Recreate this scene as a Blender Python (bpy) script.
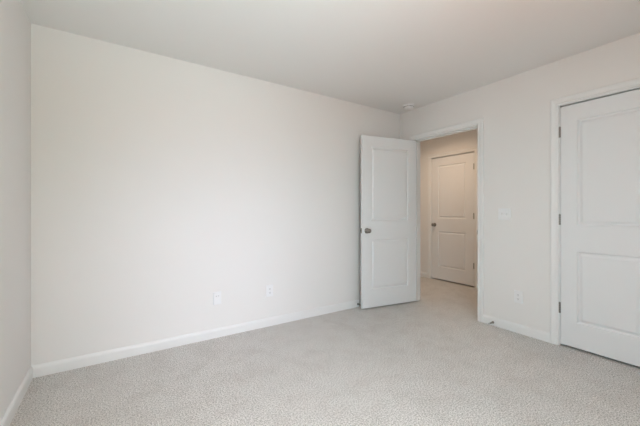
import bpy, bmesh, math
from mathutils import Vector, Matrix

for o in list(bpy.data.objects):
    bpy.data.objects.remove(o)
S = bpy.context.scene
C = S.collection

# ------------------------------------------------------------------ camera
YAW = 0.581
FPX = 311.14
cam_d = bpy.data.cameras.new('camera')
cam_d.sensor_width = 36
cam_d.lens = FPX * 36 / 640
cam_d.shift_y = -1.72 / 640
cam_d.clip_start = 0.02
cam = bpy.data.objects.new('camera', cam_d)
C.objects.link(cam)
cam.location = (0, 0, 1.146)
cam.rotation_euler = (math.radians(90), 0, -YAW)
S.camera = cam

# ------------------------------------------------------------------ light
S.view_settings.view_transform = 'Standard'
S.view_settings.look = 'None'
S.view_settings.gamma = 1
S.view_settings.use_curve_mapping = False
S.view_settings.exposure = 0.04

w = bpy.data.worlds.new('daylight'); S.world = w
w.use_nodes = True
bg = w.node_tree.nodes['Background']
bg.inputs[0].default_value = (0.72, 0.86, 1.0, 1)
bg.inputs[1].default_value = 0.8


def area(name, loc, direction, sx, sy, energy, color, spread=180):
    d = bpy.data.lights.new(name, 'AREA')
    d.shape = 'RECTANGLE'; d.size = sx; d.size_y = sy
    d.energy = energy; d.color = color; d.spread = math.radians(spread)
    o = bpy.data.objects.new(name, d); C.objects.link(o)
    o.location = loc
    o.rotation_euler = Vector(direction).to_track_quat('-Z', 'Z').to_euler()
    return o


# room frame: X to the right along the back wall, Y towards the back wall
XL, XR, YB, YF, H = -0.488, 3.173, 2.881, -0.80, 2.44
WT = 0.12
WIN = (0.00, 1.00, 0.62, 2.12)            # window in the wall behind the camera
WC = ((WIN[0]+WIN[1])/2, (WIN[2]+WIN[3])/2)
area('window_daylight', (WC[0], YF+0.03, WC[1]), (0, 1, -0.25), 0.9, 1.4, 15.80, (0.861, 0.985, 0.671), 180)
area('window_wall_fill', (WC[0], YF+0.033, WC[1]), (0.1, 1, -0.25), 0.9, 1.4, 4.50, (0.76, 0.773, 0.98), 50)  # added narrow beam, makes the lower back wall brightest
area('window_side_fill', (WC[0], YF+0.036, WC[1]), (0.8, 1, -0.6), 0.9, 1.4, 17.20, (0.547, 0.733, 0.930), 110)  # added fill turned right, lifts the low closet door, open door and carpet
area('window_ground_bounce', (WC[0], YF+0.039, WC[1]), (0.1, 0.5, 1), 0.9, 1.4, 19.00, (1.000, 0.259, 0.098), 120)
area('window_ground_beam', (WC[0], YF+0.042, WC[1]), (0, 1, 1), 0.9, 1.4, 15.80, (0.481, 0.811, 0.930), 70)
area('window_floor_fill', (WC[0], YF+0.045, WC[1]), (0.05, 1, -1.0), 0.9, 1.4, 4.5, (0.97, 0.96, 1.0), 60)  # added steep fill that brightens the middle of the carpet
# the hall's own ceiling lamp, out of sight past the doorway head
area('hall_lamp', (3.68, 2.95, 2.42), (0, 0.0001, -1), 0.3, 0.3, 8, (1.0, 0.74, 0.52), 160)


# ------------------------------------------------------------------ materials
def mat(name, col, rough=0.6, metal=0.0, bump=None, spec=0.5, var=None):
    m = bpy.data.materials.new(name); m.use_nodes = True
    nt = m.node_tree; b = nt.nodes['Principled BSDF']
    b.inputs['Base Color'].default_value = (*col, 1)
    b.inputs['Roughness'].default_value = rough
    b.inputs['Metallic'].default_value = metal
    b.inputs['Specular IOR Level'].default_value = spec
    tc = nt.nodes.new('ShaderNodeTexCoord')
    if bump:
        sc, st, dist = bump
        n = nt.nodes.new('ShaderNodeTexNoise'); n.inputs['Scale'].default_value = sc
        n.inputs['Detail'].default_value = 3
        nt.links.new(tc.outputs['Object'], n.inputs['Vector'])
        bp = nt.nodes.new('ShaderNodeBump'); bp.inputs['Strength'].default_value = st
        bp.inputs['Distance'].default_value = dist
        nt.links.new(n.outputs['Fac'], bp.inputs['Height'])
        nt.links.new(bp.outputs['Normal'], b.inputs['Normal'])
    if var:
        n = nt.nodes.new('ShaderNodeTexNoise'); n.inputs['Scale'].default_value = var[0]
        nt.links.new(tc.outputs['Object'], n.inputs['Vector'])
        mx = nt.nodes.new('ShaderNodeMixRGB')
        mx.inputs[1].default_value = (*[c*(1-var[1]) for c in col], 1)
        mx.inputs[2].default_value = (*[min(1, c*(1+var[1])) for c in col], 1)
        nt.links.new(n.outputs['Fac'], mx.inputs[0])
        nt.links.new(mx.outputs[0], b.inputs['Base Color'])
    return m


M_WALL = mat('wall_paint', (0.858, 0.840, 0.824), 0.75, bump=(220, 0.08, 0.002), spec=0.3, var=(1.5, 0.006))
M_CEIL = mat('ceiling_paint', (0.88, 0.87, 0.855), 0.9, bump=(160, 0.12, 0.002), spec=0.2)
M_TRIM = mat('trim_paint', (0.865, 0.865, 0.86), 0.38, bump=(40, 0.02, 0.001))
M_DOOR = mat('door_paint', (0.84, 0.845, 0.855), 0.42, bump=(60, 0.03, 0.001))
M_NICK = mat('satin_nickel', (0.30, 0.28, 0.26), 0.32, metal=1.0, var=(60, 0.08))
M_PLAS = mat('white_plastic', (0.88, 0.88, 0.89), 0.35, var=(30, 0.01))
M_SLOT = mat('dark_slot', (0.10, 0.10, 0.10), 0.6, var=(30, 0.1))
M_BRASS = mat('screw_metal', (0.45, 0.44, 0.42), 0.35, metal=1.0, var=(60, 0.05))
M_RUB = mat('white_rubber', (0.58, 0.58, 0.57), 0.7, var=(30, 0.02))


def carpet_mat():
    m = bpy.data.materials.new('carpet'); m.use_nodes = True
    nt = m.node_tree; N = nt.nodes.new; L = nt.links.new
    b = nt.nodes['Principled BSDF']
    b.inputs['Roughness'].default_value = 1.0
    b.inputs['Specular IOR Level'].default_value = 0.05
    b.inputs['Sheen Weight'].default_value = 0.25
    b.inputs['Sheen Roughness'].default_value = 0.6
    tc = N('ShaderNodeTexCoord')

    def noise(sc, det=2, rough=0.5):
        n = N('ShaderNodeTexNoise'); n.inputs['Scale'].default_value = sc
        n.inputs['Detail'].default_value = det; n.inputs['Roughness'].default_value = rough
        L(tc.outputs['Object'], n.inputs['Vector']); return n
    tuft = noise(122, 4, 0.8); patch = noise(5.5, 5, 0.65); fine = noise(260, 2)
    r1 = N('ShaderNodeValToRGB')
    r1.color_ramp.elements[0].position = 0.40; r1.color_ramp.elements[0].color = (0.36, 0.335, 0.305, 1)
    r1.color_ramp.elements[1].position = 0.56; r1.color_ramp.elements[1].color = (0.95, 0.925, 0.89, 1)
    L(tuft.outputs['Fac'], r1.inputs[0])
    r2 = N('ShaderNodeValToRGB')
    r2.color_ramp.elements[0].position = 0.36; r2.color_ramp.elements[0].color = (0.91, 0.90, 0.89, 1)
    r2.color_ramp.elements[1].position = 0.55; r2.color_ramp.elements[1].color = (1, 1, 1, 1)
    L(patch.outputs['Fac'], r2.inputs[0])
    mu = N('ShaderNodeMixRGB'); mu.blend_type = 'MULTIPLY'; mu.inputs[0].default_value = 1
    L(r1.outputs[0], mu.inputs[1]); L(r2.outputs[0], mu.inputs[2])
    L(mu.outputs[0], b.inputs['Base Color'])
    ad = N('ShaderNodeMath'); ad.operation = 'ADD'
    L(tuft.outputs['Fac'], ad.inputs[0]); L(fine.outputs['Fac'], ad.inputs[1])
    bp = N('ShaderNodeBump'); bp.inputs['Strength'].default_value = 0.65; bp.inputs['Distance'].default_value = 0.010
    L(ad.outputs[0], bp.inputs['Height']); L(bp.outputs['Normal'], b.inputs['Normal'])
    return m


M_CARP = carpet_mat()
M_GLASS = bpy.data.materials.new('window_glass'); M_GLASS.use_nodes = True
gb = M_GLASS.node_tree.nodes['Principled BSDF']
gb.inputs['Transmission Weight'].default_value = 1; gb.inputs['Roughness'].default_value = 0; gb.inputs['IOR'].default_value = 1.45


# ------------------------------------------------------------------ helpers
def box(bm, x0, y0, z0, x1, y1, z1, bev=0.0):
    r = bmesh.ops.create_cube(bm, size=1)
    bmesh.ops.scale(bm, vec=(x1-x0, y1-y0, z1-z0), verts=r['verts'])
    bmesh.ops.translate(bm, vec=((x0+x1)/2, (y0+y1)/2, (z0+z1)/2), verts=r['verts'])
    if bev:
        es = {e for v in r['verts'] for e in v.link_edges}
        bmesh.ops.bevel(bm, geom=list(es), offset=bev, segments=2, affect='EDGES', profile=0.6)


def lathe(bm, prof, axis='Z', seg=32, at=(0, 0, 0)):
    """prof: (radius, height) points, closed at both ends onto the axis"""
    rings = []
    for r, h in prof:
        ring = []
        for i in range(seg):
            a = 2*math.pi*i/seg; c, s = r*math.cos(a), r*math.sin(a)
            p = {'Z': (c, s, h), 'Y': (c, h, s), 'X': (h, c, s)}[axis]
            ring.append(bm.verts.new((p[0]+at[0], p[1]+at[1], p[2]+at[2])))
        rings.append(ring)
    for a, b in zip(rings, rings[1:]):
        for i in range(seg):
            j = (i+1) % seg
            bm.faces.new((a[i], a[j], b[j], b[i]))
    bm.faces.new(rings[0]); bm.faces.new(rings[-1])


def obj(name, bm, m, parent=None, loc=(0, 0, 0), smooth=False, mx=None):
    bmesh.ops.recalc_face_normals(bm, faces=bm.faces)
    me = bpy.data.meshes.new(name)
    bm.to_mesh(me); bm.free()
    me.materials.append(m)
    o = bpy.data.objects.new(name, me); C.objects.link(o)
    if mx is not None: o.matrix_world = mx
    else: o.location = loc
    if parent: o.parent = parent
    if smooth:
        for p in me.polygons: p.use_smooth = True
        try:
            me.set_sharp_from_angle(angle=math.radians(38))
        except Exception:
            pass
    return o


def tag(o, label, cat, group=None, kind=None):
    o['label'] = label; o['category'] = cat
    if group: o['group'] = group
    if kind: o['kind'] = kind
    return o


def empty(name, loc, rz=0):
    o = bpy.data.objects.new(name, None); C.objects.link(o)
    o.empty_display_size = 0.1
    o.location = loc; o.rotation_euler = (0, 0, rz); return o


def struct(name, boxes, m, label, cat):
    bm = bmesh.new()
    for b in boxes: box(bm, *b)
    return tag(obj(name, bm, m), label, cat, kind='structure')


# ------------------------------------------------------------------ shell
HX = 4.50                                  # hall wall facing the bedroom doorway
DY0, DY1, DH = 1.822, 2.652, 2.045          # bedroom doorway (clear, inside jambs)
CY0, CY1 = 0.480, 1.098                    # closet doorway
HY0, HY1 = 2.634, 3.393                    # hall door
JT = 0.018
struct('floor', [(XL-WT, YF-WT, -0.1, 6.0, 5.4, 0)], M_CARP, 'pale beige-grey cut pile carpet over the bedroom and hall floor', 'carpet')
struct('ceiling', [(XL-WT, YF-WT, H, 6.0, 5.4, H+0.1)], M_CEIL, 'plain off-white painted ceiling', 'ceiling')
struct('wall_left', [(XL-WT, YF-WT, 0, XL, YB+WT, H)], M_WALL, 'narrow strip of off-white wall at the left edge of the photo', 'wall')
struct('wall_back', [(XL, YB, 0, XR, YB+WT, H)], M_WALL, 'large blank off-white wall with two low plates', 'wall')
wx0, wx1, wz0, wz1 = WIN
struct('wall_front', [(XL, YF-WT, 0, wx0, YF, H), (wx1, YF-WT, 0, XR, YF, H),
                      (wx0, YF-WT, 0, wx1, YF, wz0), (wx0, YF-WT, wz1, wx1, YF, H)], M_WALL,
       'off-white wall behind the camera with the window', 'wall')
X1 = XR + WT
struct('wall_right', [(XR, YF-WT, 0, X1, CY0-JT, H), (XR, CY0-JT, DH+JT, X1, CY1+JT, H),
                      (XR, CY1+JT, 0, X1, DY0-JT, H), (XR, DY0-JT, DH+JT, X1, DY1+JT, H),
                      (XR, DY1+JT, 0, X1, 4.6, H)], M_WALL,
       'off-white wall on the right with the doorway and the closet door', 'wall')
# closet shell behind the closet door, hall shell beyond the doorway
struct('wall_closet', [(X1, YF-WT, 0, X1+0.62, YF, H), (X1+0.62, YF-WT, 0, X1+0.72, 1.26, H), (X1, 1.26, 0, 6.0, 1.36, H)],
       M_WALL, 'walls closing the closet behind the closed closet door', 'wall')
struct('wall_hall', [(HX, 1.36, 0, HX+WT, HY0-JT, H), (HX, HY0-JT, DH+JT, HX+WT, HY1+JT, H), (HX, HY1+JT, 0, HX+WT, 4.6, H),
                     (X1, 4.6, 0, HX+WT, 4.7, H)], M_WALL,
       'beige-lit hall wall seen through the open doorway', 'wall')
struct('wall_outer', [(5.5, 1.36, 0, 5.6, 5.4, H), (HX+WT, 4.6, 0, 5.5, 4.7, H)], M_WALL, 'wall of the room behind the closed hall door', 'wall')


# ------------------------------------------------------------------ baseboards
def sweep(name, prof, path, m, parent=None, closed=False):
    """prof: (out, up) across the path; path: list of (point, out vector, up vector) stations"""
    bm = bmesh.new(); rings = []
    for p, ov, uv in path:
        p = Vector(p); ov = Vector(ov); uv = Vector(uv)
        rings.append([bm.verts.new(p + ov*a + uv*b) for a, b in prof])
    n = len(prof)
    for a, b in zip(rings, rings[1:]):
        for i in range(n):
            j = (i+1) % n
            bm.faces.new((a[i], a[j], b[j], b[i]))
    bm.faces.new(rings[0]); bm.faces.new(rings[-1])
    return obj(name, bm, m, parent)


BP = [(0, 0), (0.013, 0), (0.013, 0.060), (0.0105, 0.071), (0.006, 0.079), (0.003, 0.083), (0, 0.083)]
UP = (0, 0, 1)
CW, CT = 0.060, 0.016


def baseboard(name, p0, p1, out, label, m0=(0, 0), m1=(0, 0)):
    o = sweep(name, BP, [((*p0, 0), (out[0]+m0[0], out[1]+m0[1], 0), UP), ((*p1, 0), (out[0]+m1[0], out[1]+m1[1], 0), UP)], M_TRIM)
    tag(o, label, 'baseboard', kind='structure')


baseboard('baseboard_left', (XL, YF), (XL, YB), (1, 0), 'white baseboard along the left wall', m0=(0, 1), m1=(0, -1))
baseboard('baseboard_back', (XL, YB), (XR, YB), (0, -1), 'long white baseboard along the back wall', m0=(1, 0), m1=(-1, 0))
baseboard('baseboard_front', (XL, YF), (XR, YF), (0, 1), 'white baseboard under the window behind the camera', m0=(1, 0), m1=(-1, 0))
baseboard('baseboard_right', (XR, CY1+0.006+CW), (XR, DY0-0.006-CW), (-1, 0), 'short white baseboard between the doorway and the closet door')
baseboard('baseboard_corner', (XR, DY1+0.006+CW), (XR, YB), (-1, 0), 'white baseboard behind the open door', m1=(0, -1))
baseboard('baseboard_closet', (XR, YF), (XR, CY0-0.006-CW), (-1, 0), 'white baseboard past the closet door', m0=(0, 1))
baseboard('baseboard_hall', (HX, HY1+0.006+CW), (HX, 4.6), (-1, 0), 'short piece of baseboard in the hall left of the hall door')
baseboard('baseboard_hall_near', (HX, 1.36), (HX, HY0-0.006-CW), (-1, 0), 'baseboard in the hall right of the hall door')


# ------------------------------------------------------------------ door casings and jambs
CP = [(0, 0), (0.0, 0.009), (0.004, 0.012), (0.012, 0.0125), (0.020, 0.010), (0.030, 0.0125), (0.046, 0.0165), (0.057, 0.0165), (CW, 0.013), (CW, 0)]


def casing(name, xw, side, y0, y1, h, parent):
    """mitred three-sided casing on the wall plane x=xw, facing side (-1 = towards -X)"""
    e = 0.006
    a, b, t = y0-e, y1+e, h+e
    prof = CP
    st = [((xw, a, 0), (0, -1, 0)), ((xw, a, t), (0, -1, 1)), ((xw, b, t), (0, 1, 1)), ((xw, b, 0), (0, 1, 0))]
    return sweep(name, prof, [(p, o, (side, 0, 0)) for p, o in st], M_TRIM, parent)


def doorway(name, xa, xb, y0, y1, h, label, stop_x, sides=(True, True)):
    root = empty(name, (xa, (y0+y1)/2, 0))
    tag(root, label, 'door frame', kind='structure')
    inv = Matrix.Translation((-xa, -(y0+y1)/2, 0))
    made = []
    bm = bmesh.new()
    box(bm, xa, y0-JT, 0, xb, y0, h+JT); box(bm, xa, y1, 0, xb, y1+JT, h+JT); box(bm, xa, y0, h, xb, y1, h+JT)
    made.append(obj('jamb', bm, M_TRIM))
    bm = bmesh.new()
    s0, s1 = stop_x
    box(bm, s0, y0, 0, s1, y0+0.011, h); box(bm, s0, y1-0.011, 0, s1, y1, h); box(bm, s0, y0, h-0.011, s1, y1, h)
    made.append(obj('door_stop_strip', bm, M_TRIM))
    if sides[0]: made.append(casing('casing', xa, -1, y0, y1, h, None))
    if sides[1]: made.append(casing('casing', xb, 1, y0, y1, h, None))
    for m_ in made:
        m_.parent = root; m_.location = inv @ Vector((0, 0, 0))
    return root


fr1 = doorway('trim_1', XR, X1, DY0, DY1, DH, 'white casing and jamb around the open doorway to the hall', (XR+0.040, XR+0.075))
fr2 = doorway('trim_2', XR, X1, CY0, CY1, DH, 'white casing around the closed closet door at the right edge', (XR+0.040, XR+0.075))
fr3 = doorway('trim_3', HX, HX+WT, HY0, HY1, DH, 'white casing around the closed door across the hall', (HX+0.040, HX+0.075))
# strike plate on the latch side jamb of the open doorway
bm = bmesh.new(); box(bm, -0.001, -0.0, -0.028, 0.030, 0.0012, 0.028, 0.0004); box(bm, -0.004, -0.0035, -0.019, 0.0005, 0.0012, 0.019, 0.001)
sp = obj('strike_plate', bm, M_NICK, fr1, (0, DY0-(DY0+DY1)/2, 0.925)); sp['label'] = 'dark nickel strike plate'


# ------------------------------------------------------------------ doors
TD = 0.035


def leaf(W, z0=0.018, z1=2.030, st=0.114):
    """door leaf: x 0 (hinge) .. W (latch), y 0..TD, moulded openings for two panels"""
    pan = [(st, 0.222, W-st, 0.815), (st, 1.030, W-st, 1.905)]
    xs = [0, st, W-st, W]; zs = [z0, 0.222, 0.815, 1.030, 1.905, z1]
    bm = bmesh.new()
    for y in (0, TD):
        for i in range(3):
            for k in range(5):
                if i == 1 and k in (1, 3): continue
                vs = [bm.verts.new((x, y, z)) for x, z in ((xs[i], zs[k]), (xs[i+1], zs[k]), (xs[i+1], zs[k+1]), (xs[i], zs[k+1]))]
                bm.faces.new(vs)
    def side(a, b):
        bm.faces.new([bm.verts.new(v) for v in ((a[0], 0, a[1]), (b[0], 0, b[1]), (b[0], TD, b[1]), (a[0], TD, a[1]))])
    for i in range(3):
        side((xs[i], z0), (xs[i+1], z0)); side((xs[i], z1), (xs[i+1], z1))
    for k in range(5):
        side((0, zs[k]), (0, zs[k+1])); side((W, zs[k]), (W, zs[k+1]))
    for (a, b, c, d) in pan:
        side((a, b), (c, b)); side((c, b), (c, d)); side((c, d), (a, d)); side((a, d), (a, b))
    bmesh.ops.remove_doubles(bm, verts=bm.verts, dist=1e-5)
    bmesh.ops.recalc_face_normals(bm, faces=bm.faces)
    # soften the outer edges of the slab
    ed = [e for e in bm.edges if all((abs(v.co.x) < 1e-5 or abs(v.co.x-W) < 1e-5 or abs(v.co.z-z0) < 1e-5 or abs(v.co.z-z1) < 1e-5) for v in e.verts)
          and len(e.link_faces) == 2 and e.calc_face_angle(0) > 0.5]
    bmesh.ops.bevel(bm, geom=ed, offset=0.002, segments=2, affect='EDGES')
    return bm, pan


def panel_bm(a, b, c, d):
    bm = bmesh.new()
    prof = [(0, 0), (0.003, 0.001), (0.007, 0.0085), (0.010, 0.0115), (0.017, 0.0115), (0.022, 0.0105), (0.036, 0.0025), (0.040, 0.002)]
    rings = {}
    for s in (0, 1):
        rr = []
        for ins, dep in prof:
            y = dep if s == 0 else TD-dep
            rr.append([bm.verts.new((x, y, z)) for x, z in ((a+ins, b+ins), (c-ins, b+ins), (c-ins, d-ins), (a+ins, d-ins))])
        for p, q in zip(rr, rr[1:]):
            for i in range(4):
                j = (i+1) % 4; bm.faces.new((p[i], p[j], q[j], q[i]))
        bm.faces.new(rr[-1]); rings[s] = rr[0]
    for i in range(4):
        j = (i+1) % 4; bm.faces.new((rings[0][i], rings[0][j], rings[1][j], rings[1][i]))
    return bm


def knob_parts(parent, x, z, y, sgn):
    """rosette, neck and round knob projecting along sgn*Y from the face y"""
    bm = bmesh.new()
    lathe(bm, [(0.008, 0.012*sgn), (0.0095, 0.028*sgn), (0.013, 0.034*sgn), (0.0225, 0.039*sgn), (0.0262, 0.047*sgn), (0.0262, 0.053*sgn),
               (0.0225, 0.060*sgn), (0.014, 0.064*sgn), (0.004, 0.0655*sgn)], 'Y', 28)
    k = obj('door_knob', bm, M_NICK, parent, (x, y, z), smooth=True); k['label'] = 'dark satin nickel door knob'
    bm = bmesh.new()
    lathe(bm, [(0.0325, 0), (0.0325, 0.003*sgn), (0.030, 0.007*sgn), (0.018, 0.011*sgn), (0.009, 0.014*sgn)], 'Y', 32)
    obj('rosette', bm, M_NICK, k, smooth=True)
    bm = bmesh.new(); lathe(bm, [(0.005, 0.064*sgn), (0.005, 0.0668*sgn), (0.003, 0.067*sgn)], 'Y', 16)
    obj('lock_button', bm, M_BRASS, k, smooth=True)


def make_door(name, label, loc, rz, W, knuckle=-1, knobs=True):
    """local: hinge side at x=0, room-side face at y=0 (knuckles stand on that face)"""
    root = empty(name, loc, rz)
    tag(root, label, 'door', kind='structure')
    bm, pan = leaf(W)
    obj('leaf', bm, M_DOOR, root)
    for p in pan:
        obj('panel', panel_bm(*p), M_DOOR, root)
    for hz in (0.325, 1.075, 1.82):
        bm = bmesh.new()
        for q in range(5):
            a = -0.0445 + q*0.0178
            lathe(bm, [(0.0045, a+0.00005), (0.0072, a+0.0010), (0.0072, a+0.0168), (0.0045, a+0.01775)], 'Z', 14)
        lathe(bm, [(0.002, 0.0445), (0.0048, 0.0455), (0.0048, 0.0475), (0.002, 0.0490)], 'Z', 12)
        h = obj('hinge', bm, M_NICK, root, (-0.0015, -0.0055, hz), smooth=True); h['label'] = 'dark nickel butt hinge'
        bm = bmesh.new()
        box(bm, 0.0012, 0.0050, -0.0445, 0.0026, 0.034, 0.0445)
        obj('hinge_leaf', bm, M_NICK, h)
    if knobs:
        for y, s in ((0, -1), (TD, 1)):
            knob_parts(root, W-0.062, 0.920, y, s)
        bm = bmesh.new(); box(bm, -0.0005, -0.0127, -0.0285, 0.0015, 0.0127, 0.0285, 0.0006)
        l = obj('latch_plate', bm, M_NICK, root, (W, TD/2, 0.920)); l['label'] = 'dark nickel latch plate on the door edge'
        bm = bmesh.new(); box(bm, 0, -0.006, -0.0085, 0.011, 0.006, 0.0085, 0.002)
        obj('latch_bolt', bm, M_NICK, l)
    return root


# open bedroom door: swung into the room about 100 degrees, its room side turned to the back wall
# local +x runs hinge -> latch, local y=0 is the knuckle side
OPEN = math.radians(99.4)
def open_door():
    W = 0.788
    dirx = Vector((-math.sin(OPEN), -math.cos(OPEN), 0))       # leaf direction in the room
    # knuckle side must face the back wall: local -y -> +Y, so the leaf is mirrored (hinge on the other hand)
    root = empty('door_1', (0, 0, 0))
    tag(root, 'white two-panel door standing open into the room beside the doorway', 'door', kind='structure')
    bm, pan = leaf(W, st=0.122)
    pin = Vector((XR-0.006, DY1-0.002, 0))
    root.location = pin
    ang = math.atan2(dirx.y, dirx.x)
    root.rotation_euler = (0, 0, ang)
    # in this frame: +x along the leaf, +y = left of travel (towards the camera side)
    off = Matrix.Translation((0.0015, 0.006, 0))
    parts = [obj('leaf', bm, M_DOOR, root)]
    for p in pan: parts.append(obj('panel', panel_bm(*p), M_DOOR, root))
    for q in parts: q.location = (0.0015, 0.006, 0)
    for hz in (0.325, 1.075, 1.82):
        b2 = bmesh.new()
        for q in range(5):
            a = -0.0445 + q*0.0178
            lathe(b2, [(0.0045, a+0.00005), (0.0072, a+0.0010), (0.0072, a+0.0168), (0.0045, a+0.01775)], 'Z', 14)
        h = obj('hinge', b2, M_NICK, root, (0, 0, hz), smooth=True); h['label'] = 'dark nickel butt hinge'
        b2 = bmesh.new(); box(b2, 0.0005, 0.004, -0.0445, 0.0018, 0.038, 0.0445)
        obj('hinge_leaf', b2, M_NICK, h)
    for y, s in ((0.006, -1), (0.006+TD, 1)):
        knob_parts(root, W-0.062, 0.920, y, s)
    b2 = bmesh.new(); box(b2, -0.0005, -0.0127, -0.0285, 0.0015, 0.0127, 0.0285, 0.0006)
    l = obj('latch_plate', b2, M_NICK, root, (W+0.0015, 0.006+TD/2, 0.920)); l['label'] = 'dark nickel latch plate on the door edge'
    b2 = bmesh.new(); box(b2, 0, -0.006, -0.0085, 0.011, 0.006, 0.0085, 0.002)
    obj('latch_bolt', b2, M_NICK, l)


open_door()
# closet door: hinges on its left (at CY1), face towards the room (-X): local x -> -Y, local y -> +X
make_door('door_2', 'closed white two-panel closet door at the right edge', (XR, CY1-0.003, 0), -math.pi/2, CY1-CY0-0.006)
# hall door: hinges on its right (HY0), face towards the hall; mirrored hand
def hall_door():
    W = HY1-HY0-0.006
    root = empty('door_3', (HX, HY0+0.003, 0), math.pi/2)      # local x -> +Y, local y -> -X
    tag(root, 'closed white two-panel door across the hall seen through the doorway', 'door', kind='structure')
    bm, pan = leaf(W, st=0.130)
    ps = [obj('leaf', bm, M_DOOR, root)] + [obj('panel', panel_bm(*p), M_DOOR, root) for p in pan]
    for q in ps: q.location = (0, -TD, 0)
    for hz in (0.325, 1.075, 1.82):
        b2 = bmesh.new()
        for q in range(5):
            a = -0.0445 + q*0.0178
            lathe(b2, [(0.0045, a+0.00005), (0.0080, a+0.0010), (0.0080, a+0.0168), (0.0045, a+0.01775)], 'Z', 14)
        h = obj('hinge', b2, M_NICK, root, (-0.0015, 0.0058, hz), smooth=True); h['label'] = 'dark nickel butt hinge'
    for y, s in ((0, 1), (-TD, -1)):
        knob_parts(root, W-0.062, 0.920, y, s)
hall_door()


# ------------------------------------------------------------------ wall plates
def on_wall(name, loc, rz):
    """local: plate in the XZ plane, front towards -Y"""
    return empty(name, loc, rz)


def plate(parent, wd, ht):
    bm = bmesh.new()
    t = 0.0070
    b = 0.0035
    lo = [bm.verts.new((x*wd/2, 0, z*ht/2)) for x, z in ((-1, -1), (1, -1), (1, 1), (-1, 1))]
    mi = [bm.verts.new((x*wd/2, -t*0.45, z*ht/2)) for x, z in ((-1, -1), (1, -1), (1, 1), (-1, 1))]
    hi = [bm.verts.new((x*(wd/2-b), -t, z*(ht/2-b))) for x, z in ((-1, -1), (1, -1), (1, 1), (-1, 1))]
    for a, c in ((lo, mi), (mi, hi)):
        for i in range(4):
            j = (i+1) % 4; bm.faces.new((a[i], a[j], c[j], c[i]))
    bm.faces.new(lo); bm.faces.new(hi)
    return obj('cover_plate', bm, M_PLAS, parent)


def screw(parent, x, z):
    bm = bmesh.new(); lathe(bm, [(0.0032, -0.0067), (0.0032, -0.0077), (0.002, -0.0082)], 'Y', 12)
    obj('screw', bm, M_PLAS, parent, (x, 0, z), smooth=True)


def outlet(loc, rz, label):
    r = on_wall('wall_outlet', loc, rz); tag(r, label, 'outlet', group='white wall outlets')
    plate(r, 0.072, 0.116); screw(r, 0, 0)
    for s in (-1, 1):
        bm = bmesh.new(); box(bm, -0.0165, -0.0090, -0.0142, 0.0165, -0.004, 0.0142, 0.0022)
        k = obj('socket', bm, M_PLAS, r, (0, 0, s*0.0195))
        bm = bmesh.new()
        box(bm, -0.0072, -0.0093, -0.002, -0.0052, -0.0085, 0.0068)
        box(bm, 0.0052, -0.0093, -0.002, 0.0072, -0.0085, 0.0060)
        lathe(bm, [(0.0026, -0.0085), (0.0026, -0.0093)], 'Y', 12, (0, 0, -0.0075))
        sl = obj('slot', bm, M_SLOT, k); sl['label'] = 'dark prong slots'
    return r


outlet((1.288, YB, 0.352), 0, 'white duplex outlet low on the back wall')
outlet((XR, 1.425, 0.340), -math.pi/2, 'white duplex outlet low on the right wall between doorway and closet')
# cable plate with two small jacks high on it
r = on_wall('cable_plate', (0.772, YB, 0.356), 0)
tag(r, 'white low wall plate without sockets left of the outlet on the back wall', 'wall plate')
plate(r, 0.072, 0.116); screw(r, 0, 0.048); screw(r, 0, -0.048)
for x in (-0.010, 0.010):
    bm = bmesh.new(); box(bm, -0.007, -0.0092, -0.008, 0.007, -0.004, 0.008, 0.001)
    j = obj('jack', bm, M_PLAS, r, (x, 0, 0.020))
    bm = bmesh.new(); box(bm, -0.0045, -0.0096, -0.004, 0.0045, -0.0088, 0.004)
    obj('jack_opening', bm, M_RUB, j)
# two-gang toggle switch
r = on_wall('light_switch', (XR, 1.550, 1.118), -math.pi/2)
tag(r, 'white double light switch on the right wall beside the doorway', 'light switch')
plate(r, 0.116, 0.114)
for x in (-0.023, 0.023):
    bm = bmesh.new()
    pts = [(-0.0052, -0.0054, -0.012), (0.0052, -0.0054, -0.012), (0.0052, -0.0054, 0.012), (-0.0052, -0.0054, 0.012),
           (-0.004, -0.017, 0.004), (0.004, -0.017, 0.004), (0.0045, -0.014, 0.0115), (-0.0045, -0.014, 0.0115)]
    v = [bm.verts.new(p) for p in pts]
    for f in ((0, 1, 2, 3), (4, 5, 6, 7), (0, 1, 5, 4), (1, 2, 6, 5), (2, 3, 7, 6), (3, 0, 4, 7)):
        bm.faces.new([v[i] for i in f])
    obj('toggle', bm, M_PLAS, r, (x, 0, 0))
    screw(r, x, 0.030); screw(r, x, -0.030)


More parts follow.
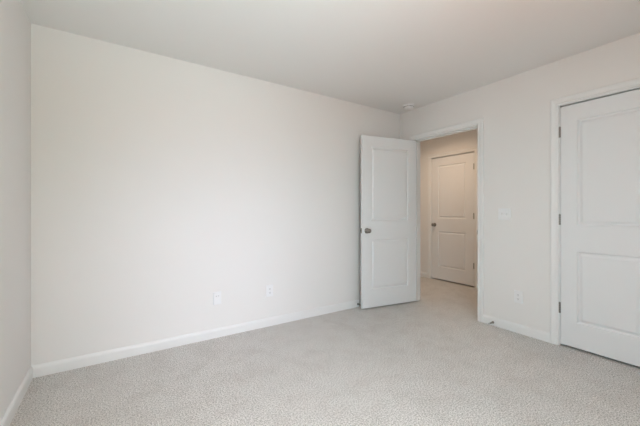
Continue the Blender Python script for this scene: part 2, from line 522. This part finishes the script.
# ------------------------------------------------------------------ spring door stops
def door_stop(loc, rz, label, length=0.074):
    """local: sticks out along -Y"""
    r = empty('door_stopper', loc, rz); tag(r, label, 'door stop', group='spring door stops')
    bm = bmesh.new(); lathe(bm, [(0.0125, 0), (0.0125, -0.003), (0.009, -0.006), (0.005, -0.008)], 'Y', 20)
    obj('base', bm, M_NICK, r, smooth=True)
    # coil
    bm = bmesh.new(); turns, seg, k = 15, 10, 5
    n = turns*seg; rings = []
    for i in range(n+1):
        a = 2*math.pi*i/seg; y = -0.006 - (length-0.016)*i/n; R = 0.0062 - 0.0012*i/n
        ring = []
        for q in range(k):
            b = 2*math.pi*q/k; rr = R + 0.0016*math.cos(b)
            ring.append(bm.verts.new((rr*math.cos(a), y + 0.0016*math.sin(b), rr*math.sin(a))))
        rings.append(ring)
    for p, q_ in zip(rings, rings[1:]):
        for i in range(k):
            j = (i+1) % k; bm.faces.new((p[i], p[j], q_[j], q_[i]))
    bm.faces.new(rings[0]); bm.faces.new(rings[-1])
    obj('spring', bm, M_NICK, r, smooth=True)
    bm = bmesh.new(); lathe(bm, [(0.0070, -(length-0.012)), (0.0082, -(length-0.010)), (0.0078, -(length-0.002)), (0.005, -length)], 'Y', 16)
    obj('tip', bm, M_RUB, r, smooth=True)['label'] = 'white rubber tip'


door_stop((2.425, YB-0.0130, 0.034), 0, 'small spring door stop on the back baseboard behind the open door', 0.072)
door_stop((XR-0.0130, 1.655, 0.034), -math.pi/2, 'small spring door stop on the right baseboard beside the doorway')

# ------------------------------------------------------------------ smoke detector
r = empty('smoke_detector', (3.000, 2.590, H)); tag(r, 'small round white smoke detector on the ceiling near the back corner', 'smoke detector')
bm = bmesh.new(); lathe(bm, [(0.074, 0), (0.074, -0.008), (0.071, -0.011), (0.060, -0.012)], 'Z', 48)
obj('base', bm, M_PLAS, r, smooth=True)
bm = bmesh.new(); lathe(bm, [(0.060, -0.010), (0.061, -0.026), (0.057, -0.036), (0.045, -0.041), (0.020, -0.043), (0.004, -0.0432)], 'Z', 48)
b_ = obj('housing', bm, M_PLAS, r, smooth=True)
bm = bmesh.new()
for i in range(24):
    a = 2*math.pi*i/24
    q = bmesh.ops.create_cube(bm, size=1)
    bmesh.ops.scale(bm, vec=(0.003, 0.010, 0.007), verts=q['verts'])
    bmesh.ops.rotate(bm, cent=(0, 0, 0), matrix=Matrix.Rotation(a, 3, 'Z'), verts=q['verts'])
    bmesh.ops.translate(bm, vec=(0.0597*math.cos(a), 0.0597*math.sin(a), -0.020), verts=q['verts'])
obj('vent', bm, M_SLOT, b_)
bm = bmesh.new(); lathe(bm, [(0.008, -0.042), (0.008, -0.0450), (0.006, -0.0458)], 'Z', 16)
obj('test_button', bm, M_PLAS, r, (0.022, 0, 0), smooth=True)

# ------------------------------------------------------------------ window behind the camera
wr = empty('window_1', ((wx0+wx1)/2, YF, wz0)); tag(wr, 'white double window behind the camera that lights the room', 'window', kind='structure')
ox, oy, oz = (wx0+wx1)/2, YF, wz0
bm = bmesh.new(); hw, hh = (wx1-wx0)/2, wz1-wz0
box(bm, -hw, -0.11, 0, -hw+0.04, -0.04, hh); box(bm, hw-0.04, -0.11, 0, hw, -0.04, hh)
box(bm, -0.04, -0.11, 0.04, 0.04, -0.04, hh-0.04)
box(bm, -hw+0.04, -0.11, 0, hw-0.04, -0.04, 0.04); box(bm, -hw+0.04, -0.11, hh-0.04, hw-0.04, -0.04, hh)
obj('window_frame', bm, M_TRIM, wr)
bm = bmesh.new()
for s in (-1, 1):
    xa, xb = sorted((s*0.04, s*(hw-0.04)))
    box(bm, xa, -0.09, hh/2-0.02, xb, -0.055, hh/2+0.02)
obj('meeting_rail', bm, M_TRIM, wr)
for s in (-1, 1):
    xa, xb = sorted((s*0.04, s*(hw-0.04)))
    bm = bmesh.new(); box(bm, xa, -0.075, 0.04, xb, -0.070, hh-0.04)
    obj('pane', bm, M_GLASS, wr)
bm = bmesh.new(); box(bm, -hw-0.05, -0.04, -0.02, hw+0.05, 0.03, 0, 0.004)
obj('window_sill', bm, M_TRIM, wr)
